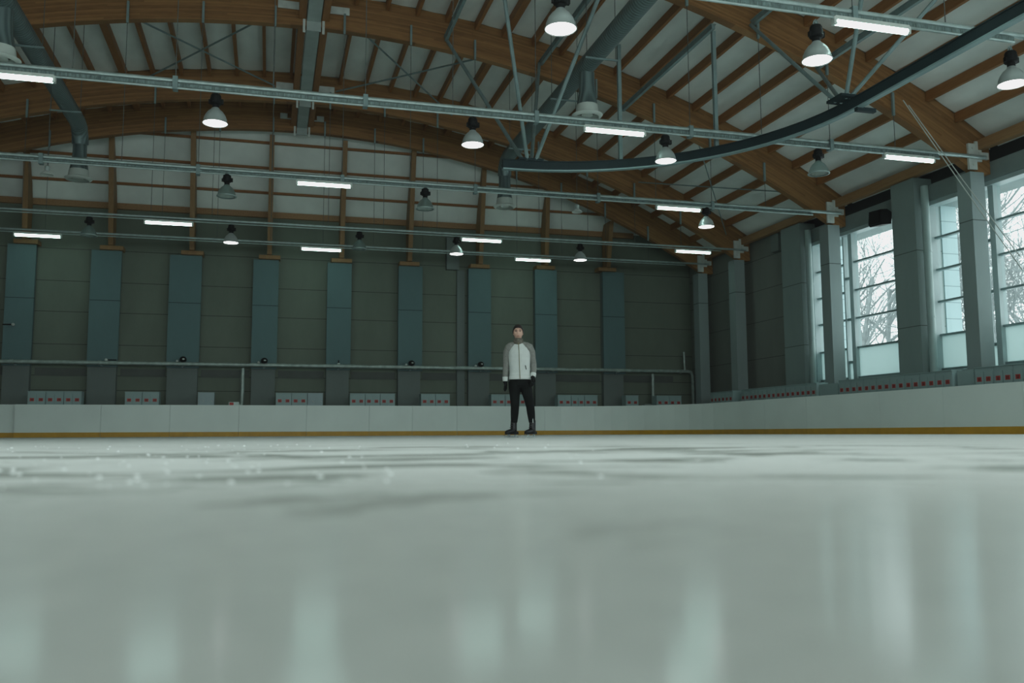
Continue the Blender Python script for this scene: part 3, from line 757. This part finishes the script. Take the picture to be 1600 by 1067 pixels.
# ---- windows on the right wall
def window(name, ya, yb, ymid, full=True):
    """opening from y=ya (near) to yb (far); thick mullion on the column line ymid, narrow strip beyond it"""
    X = 18.62; at = (X, (ya+yb)/2, 4.2)
    t = MB()
    for y0, y1 in ((ya, ya+.12), (yb-.12, yb)): t.box(18.42, 18.74, y0, y1, 1.72, 6.72)
    t.box(18.42, 18.74, ya, yb, 6.60, 6.72).box(18.42, 18.74, ya, yb, 1.72, 1.77)
    t.box(18.50, 18.74, ymid-.06, ymid+.12, 1.72, 6.72).box(18.56, 18.74, ymid+.44, ymid+.50, 1.72, 6.72)
    w = struct(t.build(name, M_FRAME, at=at))
    b = MB()
    for z in (5.66, 4.72, 3.79, 2.82, 1.84):
        b.box(18.56, 18.70, ya+.12, ymid-.06, z-.035, z+.025).box(18.56, 18.70, ymid+.5, yb-.12, z-.035, z+.025)
    for z in (5.16, 3.78, 2.36): b.box(18.58, 18.70, ymid+.12, ymid+.44, z-.04, z+.04)
    b.build('glazing_bar', M_MULL, w, at=at)
    for y0, y1, zs in ((ya+.12, ymid-.06, 2.82), (ymid+.12, ymid+.44, 2.36), (ymid+.5, yb-.12, 2.82)):
        MB().box(18.63, 18.637, y0, y1, zs, 6.6).build('pane', M_PANE, w, at=at)
        MB().box(18.63, 18.637, y0, y1, 1.77, zs).build('frosted_pane', M_FROST, w, at=at)
    MB().box(18.1, 18.42, ya+.1, yb-.1, 1.68, 1.72).build('window_sill', M_FRAME, w, at=at)
yy = [(22.16, 26.94, YB-.1), (16.06, 21.18, YA+.05), (9.96, 15.08, YZ+.05), (3.86, 8.98, 6.65), (-2.24, 2.88, .55), (-8.34, -3.22, -5.55)]
for i, (a, b, m) in enumerate(yy): window('window_%d' % (i+1), a, b, m)
# outside fins beside the windows
for i, y in enumerate(piers[:3]):
    h = .60 if i == 0 else .49
    f = MB().box(18.91, 19.45 if i else 20.2, y-h-.02, y+h, -.3, 7.3)
    struct(f.build('exterior_fin', M_FIN))
struct(MB().box(18.91, 19.6, -15.5, 36, 6.66, 7.0).build('exterior_soffit', M_SPAN))
# downpipes beside the piers
for y, lab in ((26.75, 'grey round downpipe beside the farthest tall window'), (20.98, 'grey round downpipe right of the panelled pier between the windows')):
    at = (18.22, y, 0); t = thing('downpipe', lab, 'pipe', at, group='downpipes on the right wall')
    MB().tube([(18.22,y,1.73),(18.22,y,7.15)], .11, 14).build('pipe', M_DOWN, t, smooth=50, at=at)
    for z in (3.3, 5.2): MB().tube([(18.22,y,z),(18.22,y,z+.05)], .122, 14).build('collar', M_DOWN, t, smooth=50, at=at)
# box high on the right wall
tag(MB().box(18.16, XR-.003, 28.55, 29.05, 6.80, 7.44).build('wall_mounted_box', M_CONC), 'grey rectangular box high on the solid right wall under the eave', 'service box')
# loudspeaker
t = thing('loudspeaker', 'black wall loudspeaker tilted down above the tall window', 'speaker', (17.86, 22.48, 6.55), radians(12))
MB().prism([(-.27,-.20),(-.20,-.27),(.22,-.20),(.26,.16),(.05,.24),(-.22,.20)], 'y', -.22, .22).build('cabinet', M_BLACK, t)
MB().box(-.285,-.27,-.17,.17,-.16,.16).build('grille', M_BLACK, t)
MB().tube([(.24,0,0),(.50,.10,.12)], .035, 8).build('bracket', M_BLACK, t, smooth=40)
# two pale cables
for p, q, lab in (((14.45, 17.0, 7.75), (17.57, 17.15, 4.3), 'upper of the two thin pale cables slanting across the nearest column'), ((14.05, 16.7, 7.72), (17.57, 17.1, 3.95), 'lower of the two thin pale cables slanting across the nearest column')):
    c = [(a+b)/2 for a, b in zip(p, q)]
    mid = Vector(c) + Vector((0,0,-.03))
    tag(MB().tube([p, mid, q], .012, 6).build('stay_cord', M_WIREP, at=c), lab, 'cable', 'pale stay cables')

# ---- bare trees outside
def tree_mesh(seed, H):
    r = random.Random(seed); m = MB()
    def grow(p, d, L, rad, lev):
        n = 3 if lev < 3 else 2; pts = [p]; rs = [rad]; dd = d
        for i in range(n):
            dd = (dd + Vector((r.uniform(-.22,.22), r.uniform(-.22,.22), r.uniform(-.08,.16)))).normalized()
            pts.append(pts[-1] + dd*L/n); rs.append(rad*(1-.4*(i+1)/n))
        m.tube(pts, rs, 5 if lev < 2 else 3, cap=False)
        if lev >= 5: return
        kids = (7, 5, 4, 4, 3)[lev]
        for k in range(kids):
            t = r.uniform(.35, 1) if lev else r.uniform(.3, 1)
            i = min(int(t*n), n-1); q = pts[i].lerp(pts[i+1], t*n-i)
            a = r.uniform(0, 2*pi); tilt = r.uniform(.4, 1.0)
            ax = dd.orthogonal().normalized(); ax.rotate(Matrix.Rotation(a, 3, dd))
            nd = (dd*cos(tilt) + ax*sin(tilt)).normalized()
            grow(q, nd, L*r.uniform(.5,.72), rs[i]*.55, lev+1)
    grow(Vector((0,0,0)), Vector((r.uniform(-.05,.05),0,1)), H, .13, 0)
    return m
protos = []
spots = []
for k, (ang, dist) in enumerate(((33.8,60),(36.6,56),(39.2,62),(41.8,55),(44.6,60),(47.2,57),(35.2,80),(38.0,84),(40.6,82),(43.2,78),(46.0,83))):
    spots.append((dist*sin(radians(ang)), dist*cos(radians(ang)), rnd.uniform(0,6.28), rnd.uniform(1.45,1.9)))
for k, (x, y, rz, s) in enumerate(spots):
    if k < 4:
        o = tree_mesh(20+k, 6.5).build('bare_tree', M_BARK); protos.append(o)
    else:
        o = protos[k % 4].copy(); C.objects.link(o)
    o.location = (x, y, -.3); o.rotation_euler = (0,0,rz); o.scale = (s,s,s)
    tag(o, 'bare leafless winter tree standing outside beyond the tall windows', 'tree', 'bare trees outside the windows')

# ---- ice shavings
m = MB()
for k in range(150):
    y = 1.3 + 5*rnd.random()**1.5; x = y*rnd.uniform(-.32, .40) if rnd.random() < .6 else y*rnd.uniform(-.35, .0)
    s = rnd.uniform(.0015, .004)*(1+.2*y)
    m.ball((x, y, s*.3), (s, s*rnd.uniform(.7,1.2), s*.6), 6, 4)
tag(m.build('ice_shavings', mat('ice_shaving', (.85,.9,.89), .6)), 'loose white ice shavings scattered on the ice', 'ice shavings', kind='stuff')

# ------------------------------------------------------------------ the skater
M_SKIN = mat('skin', (.60,.37,.285), .5, var=.05, scale=20)
M_HAIR = mat('dark_hair', (.013,.010,.009), .6, var=.4, scale=60, bump=.4, bscale=80)
M_EYE = mat('eye_dark', (.03,.022,.02), .3)
M_BROW = mat('brow_dark', (.035,.024,.02), .8)
M_LIP = mat('lip', (.36,.16,.135), .5)
M_JACK = mat('jacket_white', (.60,.655,.635), .7, var=.05, scale=9, bump=.35, bscale=14)
M_SLEEVE = mat('jacket_grey_sleeve', (.20,.205,.19), .8, var=.18, scale=50, bump=.3, bscale=16)
M_CUFF = mat('jacket_cuff_white', (.60,.65,.63), .7)
M_SNOOD = mat('grey_brown_snood', (.12,.11,.09), .9, var=.5, scale=35, bump=.4, bscale=30)
M_ZIP = mat('zip_olive', (.16,.15,.07), .5)
M_PANT = mat('black_trousers', (.0055,.0075,.0075), .8, var=.3, scale=8, bump=.35, bscale=12, spec=.12)
M_GLOVE = mat('black_glove', (.006,.008,.008), .7, var=.2, spec=.15)
M_BOOT = mat('black_boot', (.007,.008,.009), .35, var=.2, spec=.3)
M_LACE = mat('boot_lace', (.09,.09,.09), .8)
M_BLADE = mat('skate_blade', (.55,.62,.63), .25, .7)

def merged(mb, voxel, smooth=6):
    """one continuous skin over overlapping shapes"""
    me = bpy.data.meshes.new('tmp'); me.from_pydata(mb.v, [], mb.f); me.update()
    o = bpy.data.objects.new('tmp', me); C.objects.link(o)
    r = o.modifiers.new('r', 'REMESH'); r.mode = 'VOXEL'; r.voxel_size = voxel
    if smooth:
        k = o.modifiers.new('s', 'SMOOTH'); k.iterations = smooth; k.factor = .5
    dg = bpy.context.evaluated_depsgraph_get(); dg.update()
    out = bpy.data.meshes.new_from_object(o.evaluated_get(dg))
    bpy.data.objects.remove(o); bpy.data.meshes.remove(me)
    return out
def fromme(name, me, mt, parent):
    me.name = name; me.materials.clear(); me.materials.append(mt); me.shade_smooth()
    o = bpy.data.objects.new(name, me); C.objects.link(o); o.parent = parent; return o

sk = thing('person', 'standing person in white jacket with grey sleeves, black trousers, gloves and ice skates', 'person', (3.97,14.0,0), radians(-15.8))
HX, HY, HZ = -.008, -.012, 1.725          # centre of the head
def head_shape(mb):
    n, m = 40, 30; vs = []
    for j in range(m+1):
        t = -pi/2 + pi*j/m
        for k in range(n):
            p = 2*pi*k/n
            x, y, z = cos(t)*cos(p), cos(t)*sin(p), sin(t)
            X, Y, Z = x*.082, y*.098, z*.119
            if Z < 0:                                   # jaw narrows to the chin
                q = -Z/.122; X *= 1-.30*q**1.5; Y *= 1-.16*q
                if y < 0: Y -= .012*q*cos(t)*(-y)
            if y < 0:
                f = (-y)**1.5
                Y += .008*f*math.exp(-((Z-.012)/.018)**2)*math.exp(-((abs(X)-.032)/.016)**2)*1.6     # eye sockets
                Y -= .005*f*math.exp(-((Z-.036)/.012)**2)*math.exp(-(X/.05)**4)                      # brow
                Y -= .022*math.exp(-(X/.013)**2)*max(0, 1-abs((Z+.018)/.036))*f                      # nose
                Y -= .006*math.exp(-(X/.026)**2)*math.exp(-((Z+.064)/.012)**2)*f                     # mouth
                Y -= .006*math.exp(-(X/.022)**2)*math.exp(-((Z+.105)/.014)**2)*f                     # chin
            vs.append((HX+X, HY+Y, HZ+Z))
    fs = [(j*n+k, j*n+(k+1) % n, (j+1)*n+(k+1) % n, (j+1)*n+k) for j in range(m) for k in range(n)]
    mb.add(vs, fs)
armL = [(-.09,.0,1.50),(-.160,.0,1.475),(-.196,.0,1.40),(-.206,.012,1.29),(-.207,.016,1.20),(-.218,.0,1.08),(-.224,-.012,.985),(-.224,-.016,.92)]
armR = [(.10,.0,1.50),(.178,.0,1.475),(.216,.0,1.40),(.228,.012,1.29),(.244,.022,1.20),(.246,-.01,1.11),(.240,-.05,1.04),(.234,-.075,.985)]
hipL, kneeL, ankL = (-.072,.0,.93), (-.066,-.015,.50), (-.085,.012,.16)
hipR, kneeR, ankR = (.095,.0,.93), (.186,-.025,.50), (.222,.0,.16)
b = MB(); head_shape(b)
b.tube([(.0,.012,1.44),(-.004,.006,1.56),(HX,.0,1.68)], [.062,.056,.054], 16)
for s in (-1, 1): b.ball((HX+s*.080, HY+.012, HZ+.0), (.012,.022,.034), 10, 8)
b.loft([(.02,0,.88,.14,.09),(.02,0,.96,.145,.095),(.015,0,1.08,.13,.09),(.01,0,1.25,.145,.095),(.008,0,1.40,.16,.09),(.005,0,1.47,.13,.075),(.0,0,1.52,.06,.055)], 24)
for A in (armL, armR): b.tube(A, [.05,.052,.05,.044,.04,.037,.03,.027], 12)
for h, k, a in ((hipL,kneeL,ankL),(hipR,kneeR,ankR)):
    mid = tuple((p+q)/2 for p, q in zip(h, k)); cal = tuple(p*.6+q*.4 for p, q in zip(k, a))
    b.tube([h, mid, k, cal, a], [.085,.07,.05,.05,.034], 14)
# hands (inside the gloves) with five fingers each
def hand(mb, w, d, side, r=1.0, palm=.085, spread=.0, curl=.25):
    """w wrist, d direction of the hand, side the way the palm's width runs"""
    w, d, side = Vector(w), Vector(d).normalized(), Vector(side)
    side = (side - d*side.dot(d)).normalized(); nrm = d.cross(side).normalized()
    mb.tube([w - d*.02, w + d*.02, w + d*palm*.7, w + d*palm], [(.026*r,.022*r),(.034*r,.021*r),(.042*r,.02*r),(.038*r,.016*r)] if abs(side.y) < .5 else [(.022*r,.026*r),(.021*r,.034*r),(.02*r,.042*r),(.016*r,.038*r)], 12)
    for i, (o, L) in enumerate(((-.030,.070),(-.010,.084),(.010,.078),(.029,.060))):
        p = w + d*(palm-.01) + side*o; q = p + d*L*.42 + nrm*L*curl*.15 + side*spread*o; e = q + d*L*.33 + nrm*L*curl*.5; g_ = e + d*L*.22 + nrm*L*curl*.55
        mb.tube([p, q, e, g_], [.0105*r,.0098*r,.009*r,.0075*r], 8)
    p = w + d*.025 - side*.028; q = p + d*.030 - side*.022 + nrm*.012; e = q + d*.030 - side*.004 + nrm*.014; g_ = e + d*.02 + nrm*.008
    mb.tube([p, q, e, g_], [.015*r,.0125*r,.011*r,.009*r], 8)
wL, dL, sL = (-.224,-.018,.915), (.05,-.05,-1), (-.55,-.83,0)
wR, dR, sR = (.232,-.08,.985), (-.10,-.28,-1), (-.80,-.6,0)
hand(b, wL, dL, sL, .85); hand(b, wR, dR, sR, .85, curl=.6)
body = fromme('body', merged(b, .0065, 3), M_SKIN, sk)
# face details and hair
for s in (-1, 1):
    MB().ball((HX+s*.031, HY-.0835, HZ+.014), (.0145,.007,.0075), 12, 8).build('eye', M_EYE, sk, smooth=60)
    MB().tube([(HX+s*.014, HY-.096, HZ+.031),(HX+s*.032, HY-.094, HZ+.037),(HX+s*.05, HY-.080, HZ+.030)], [.0045,.0055,.004], 6).build('eyebrow', M_BROW, sk, smooth=60)
MB().tube([(HX-.024, HY-.088, HZ-.063),(HX, HY-.098, HZ-.060),(HX+.024, HY-.088, HZ-.063)], [.003,.0065,.003], 8).build('lips', M_LIP, sk, smooth=60)
h = MB(); n, m = 40, 22; vs = []
for j in range(m+1):
    for k in range(n):
        p = 2*pi*k/n; fr = max(0, -sin(p)); back = max(0, sin(p))
        ph = abs(math.degrees(atan2(cos(p), -sin(p))))               # 0 at the face, 180 at the nape
        zmin = .066                                                  # hair line: over the brow, down to the ears, low at the nape
        for a0, z_0, a1, z_1 in ((0,.068,38,.060),(38,.060,58,.028),(58,.028,72,-.022),(72,-.022,100,-.022),(100,-.022,125,-.062),(125,-.062,181,-.075)):
            if a0 <= ph < a1: zmin = z_0 + (z_1-z_0)*(ph-a0)/(a1-a0)
        z0 = max(-.97, min(.95, zmin/.122)); t = math.asin(z0) + (pi/2-math.asin(z0))*j/m
        th = 1.10 + .08*(j/m)**.5 + .012*sin(9*p+j)*.5
        vs.append((HX+.082*th*cos(t)*cos(p), HY+.098*th*cos(t)*sin(p)+.002, HZ+.118*th*sin(t)+.002))
h.add(vs, [(j*n+k, j*n+(k+1) % n, (j+1)*n+(k+1) % n, (j+1)*n+k) for j in range(m) for k in range(n)])
h.build('hair', M_HAIR, sk, smooth=60)
# neck warmer
MB().loft([(-.004,.004,1.515,.088,.082),(-.005,.000,1.55,.086,.086),(-.006,-.006,1.585,.080,.088),(-.007,-.012,1.622,.075,.090),(-.007,-.012,1.63,.066,.080)], 24).build('neck_warmer', M_SNOOD, sk, smooth=60)
# jacket
jk = MB()
jk.loft([(.020,0,.950,.165,.112),(.020,0,.965,.178,.122),(.020,0,1.0,.180,.125),(.018,0,1.06,.172,.120),(.015,-.004,1.15,.172,.124),(.012,-.006,1.25,.178,.130),(.010,-.008,1.35,.184,.134),(.010,-.006,1.42,.176,.124),(.008,0,1.475,.150,.104),(.004,0,1.515,.105,.082),(.0,0,1.545,.082,.076),(-.002,0,1.56,.074,.072)], 32, power=2.3)
jacket = fromme('jacket', merged(jk, .010, 6), M_JACK, sk)
for A, nm in ((armL, -1), (armR, 1)):
    sl = MB(); P = A[:-1]; P = [Vector(p) for p in P]
    P[0] = Vector((.055*nm, -.0, 1.535)); P.insert(1, Vector((nm*.115, -.004, 1.508)))
    R = [(.055,.072),(.074,.088),(.082,.090),.074,.063,.058,.056,.047]
    R = [r if isinstance(r, float) else r for r in R]
    sl.tube(P[1:], [.070,.070,.062,.055,.052,.050,.043], 16)
    sl.ball(tuple(Vector(A[1]) + Vector((-.008*nm, 0, -.022))), (.062,.080,.062), 14, 10)
    sl.tube([P[0], P[1], P[2]], [(.05,.044),(.066,.054),(.072,.066)], 14)
    s_o = fromme('sleeve', merged(sl, .009, 4), M_SLEEVE, jacket)
    a, bb_ = Vector(A[-2]), Vector(A[-1])
    MB().tube([a - (bb_-a)*.12, a + (bb_-a)*.2, bb_ - (bb_-a)*.1, bb_], [.048,.046,.042,.038], 16).build('cuff', M_CUFF, jacket, smooth=60)
MB().tube([(-.002,-.086,1.55),(.001,-.104,1.51),(.003,-.127,1.46),(.006,-.142,1.40),(.007,-.150,1.34),(.010,-.145,1.24),(.014,-.137,1.12),(.017,-.134,1.03),(.018,-.135,.99),(.019,-.130,.955)], .006, 6).build('zipper', M_ZIP, jacket)
MB().tube([(.108,-.124,1.175),(.124,-.110,1.11)], .007, 6).build('pocket_zip', M_PANT, jacket)
hem = MB().loft([(.020,0,.948,.168,.115),(.020,0,.952,.181,.125),(.020,0,.998,.184,.129),(.020,0,1.004,.178,.124)], 32, power=2.3); hem.build('hem_band', M_CUFF, jacket, smooth=50)
# trousers
pt = MB()
pt.loft([(.015,0,.80,.13,.075),(.015,0,.86,.162,.105),(.017,0,.93,.166,.112),(.018,0,1.0,.158,.106)], 28, power=2.3)
def mix(p, q, t): return tuple(a+(b-a)*t for a, b in zip(p, q))
for h_, k, a, sx in ((hipL,kneeL,ankL,-1),(hipR,kneeR,ankR,1)):
    pt.tube([mix(h_,k,.02), mix(h_,k,.28), mix(h_,k,.6), k, mix(k,a,.25), mix(k,a,.55), mix(k,a,.76)], [.104,.100,.083,.070,.068,.060,.052], 18)
    for t, r in ((.66,.053),(.74,.051)): p = mix(k,a,t); pt.tube([mix(k,a,t-.025), p, mix(k,a,t+.025)], [.044,r,.044], 16)
trs = fromme('trousers', merged(pt, .009, 4), M_PANT, sk)
z = mix(kneeR, ankR, .70); MB().tube([(z[0]+.012,z[1]-.052,z[2]+.085),(z[0]+.016,z[1]-.054,z[2]-.02)], .006, 6).build('shin_zip', M_CUFF, trs)
# gloves
for w_, d_, s_, cu in ((wL,dL,sL,.25),(wR,dR,sR,.6)):
    gm = MB(); hand(gm, w_, d_, s_, 1.22, curl=cu)
    wv = Vector(w_); dv = Vector(d_).normalized(); gm.tube([wv-dv*.025, wv+dv*.02], [.036,.034], 14)
    fromme('glove', merged(gm, .0045, 2), M_GLOVE, sk)
# skates: each with boot, heel, sole, blade
for a, toe in ((ankL, (-.66,-.75)), (ankR, (-.60,-.80))):
    T = Vector((toe[0], toe[1], 0)).normalized(); A0 = Vector((a[0], a[1], 0)); H = A0 - T*.055
    bt = MB()
    bt.tube([A0+Vector((0,0,.285)), A0+Vector((0,0,.22))+T*.004, A0+Vector((0,0,.16))+T*.006, A0+Vector((0,0,.115))+T*.012], [.052,.053,.054,.058], 16)
    bt.tube([A0-T*.035+Vector((0,0,.10)), A0+T*.04+Vector((0,0,.105)), A0+T*.11+Vector((0,0,.092)), A0+T*.175+Vector((0,0,.082)), A0+T*.205+Vector((0,0,.078))], [.042,.048,.042,.036,.022], 16)
    s_ = fromme('skate', merged(bt, .007, 4), M_BOOT, sk)
    L = Vector((-T.y, T.x, 0))
    so = MB(); prof = [(-.085,.030),(-.02,.028),(.06,.042),(.14,.042),(.20,.025),(.215,.0)]
    plan = [A0+T*t+L*w_ for t, w_ in prof] + [A0+T*t-L*w_ for t, w_ in prof[::-1]]
    so.prism([(p.x, p.y) for p in plan], 'z', .050, .064); so.build('sole', M_BOOT, s_)
    MB().bar(A0-T*.082+Vector((0,0,.075)), A0-T*.018+Vector((0,0,.075)), .056, .045).build('heel', M_BOOT, s_)
    bl = MB(); bl.bar(A0-T*.105+Vector((0,0,.012)), A0+T*.215+Vector((0,0,.012)), .004, .022)
    bl.bar(A0-T*.05+Vector((0,0,.035)), A0-T*.02+Vector((0,0,.035)), .018, .03).bar(A0+T*.10+Vector((0,0,.035)), A0+T*.15+Vector((0,0,.035)), .018, .03)
    bl.bar(A0+T*.215+Vector((0,0,.016)), A0+T*.228+Vector((0,0,.028)), .004, .02); bl.build('blade', M_BLADE, s_)
    for i in range(4):
        c = A0+T*(.062+.012*(3-i))+Vector((0,0,.13+.035*i)) - T*.012
        MB().tube([c-L*.025, c+T*.008, c+L*.025], .004, 5).build('lace', M_LACE, s_)

# ------------------------------------------------------------------ light
wd = bpy.data.worlds.new('overcast'); sc.world = wd; wd.use_nodes = True
nt = wd.node_tree; bg = nt.nodes['Background']
bg.inputs['Color'].default_value = (.93,1.0,1.0,1); bg.inputs['Strength'].default_value = 3.1
for a, b, mm in yy:
    l = bpy.data.lights.new('daylight_portal', 'AREA'); l.shape = 'RECTANGLE'; l.size = b-a; l.size_y = 5.0; l.cycles.is_portal = True
    ob = bpy.data.objects.new('daylight_portal', l); C.objects.link(ob); ob.location = (18.8, (a+b)/2, 4.2); ob.rotation_euler = (pi/2, 0, pi/2)
# added fill: discs standing in for unseen hall lamps, a panel behind the camera
for y in (5.5, -1, -8):
    for x in (-9, 1, 11):
        l = bpy.data.lights.new('hall_fill', 'AREA'); l.shape = 'DISK'; l.size = .5; l.energy = 50; l.color = (.92,1,.97)
        ob = bpy.data.objects.new('hall_fill', l); C.objects.link(ob); ob.location = (x, y, 6.5)
l = bpy.data.lights.new('end_fill', 'AREA'); l.shape = 'RECTANGLE'; l.size = 26; l.size_y = 5; l.energy = 1600; l.color = (.90,1,.99)  # no window there; added to brighten surfaces facing the camera
ob = bpy.data.objects.new('end_fill', l); C.objects.link(ob); ob.location = (1, -15.3, 4.8); ob.rotation_euler = (pi/2, 0, 0)
# ------------------------------------------------------------------ camera
yaw, pit, rol = radians(15.4), radians(5.93), radians(-.27)
fw = Vector((sin(yaw)*cos(pit), cos(yaw)*cos(pit), sin(pit))); rt = Vector((cos(yaw), -sin(yaw), 0)); up = rt.cross(fw)
rt, up = rt*cos(rol)+up*sin(rol), up*cos(rol)-rt*sin(rol)
cd = bpy.data.cameras.new('camera'); cam = bpy.data.objects.new('camera', cd); C.objects.link(cam)
cam.matrix_world = Matrix(((rt.x,up.x,-fw.x,0),(rt.y,up.y,-fw.y,0),(rt.z,up.z,-fw.z,.07),(0,0,0,1)))
cd.sensor_width = 36; cd.lens = 36*1380/1600; cd.clip_start = .02; cd.clip_end = 400
cd.dof.use_dof = True; cd.dof.focus_distance = 14.4; cd.dof.aperture_fstop = 2.6
sc.camera = cam
sc.view_settings.view_transform = 'Standard'; sc.view_settings.look = 'None'; sc.view_settings.exposure = 0
sc.view_settings.use_curve_mapping = True
cm = sc.view_settings.curve_mapping; cm.extend = 'HORIZONTAL'
cv = cm.curves[3]; cv.points[0].location = (0, .003); cv.points[1].location = (1, .87); cv.points.new(.45, .46); cm.update()
sc.cycles.max_bounces = 7; sc.cycles.diffuse_bounces = 4; sc.cycles.glossy_bounces = 3; sc.cycles.transparent_max_bounces = 12
sc.cycles.sample_clamp_indirect = 4.0; sc.cycles.caustics_reflective = False; sc.cycles.caustics_refractive = False
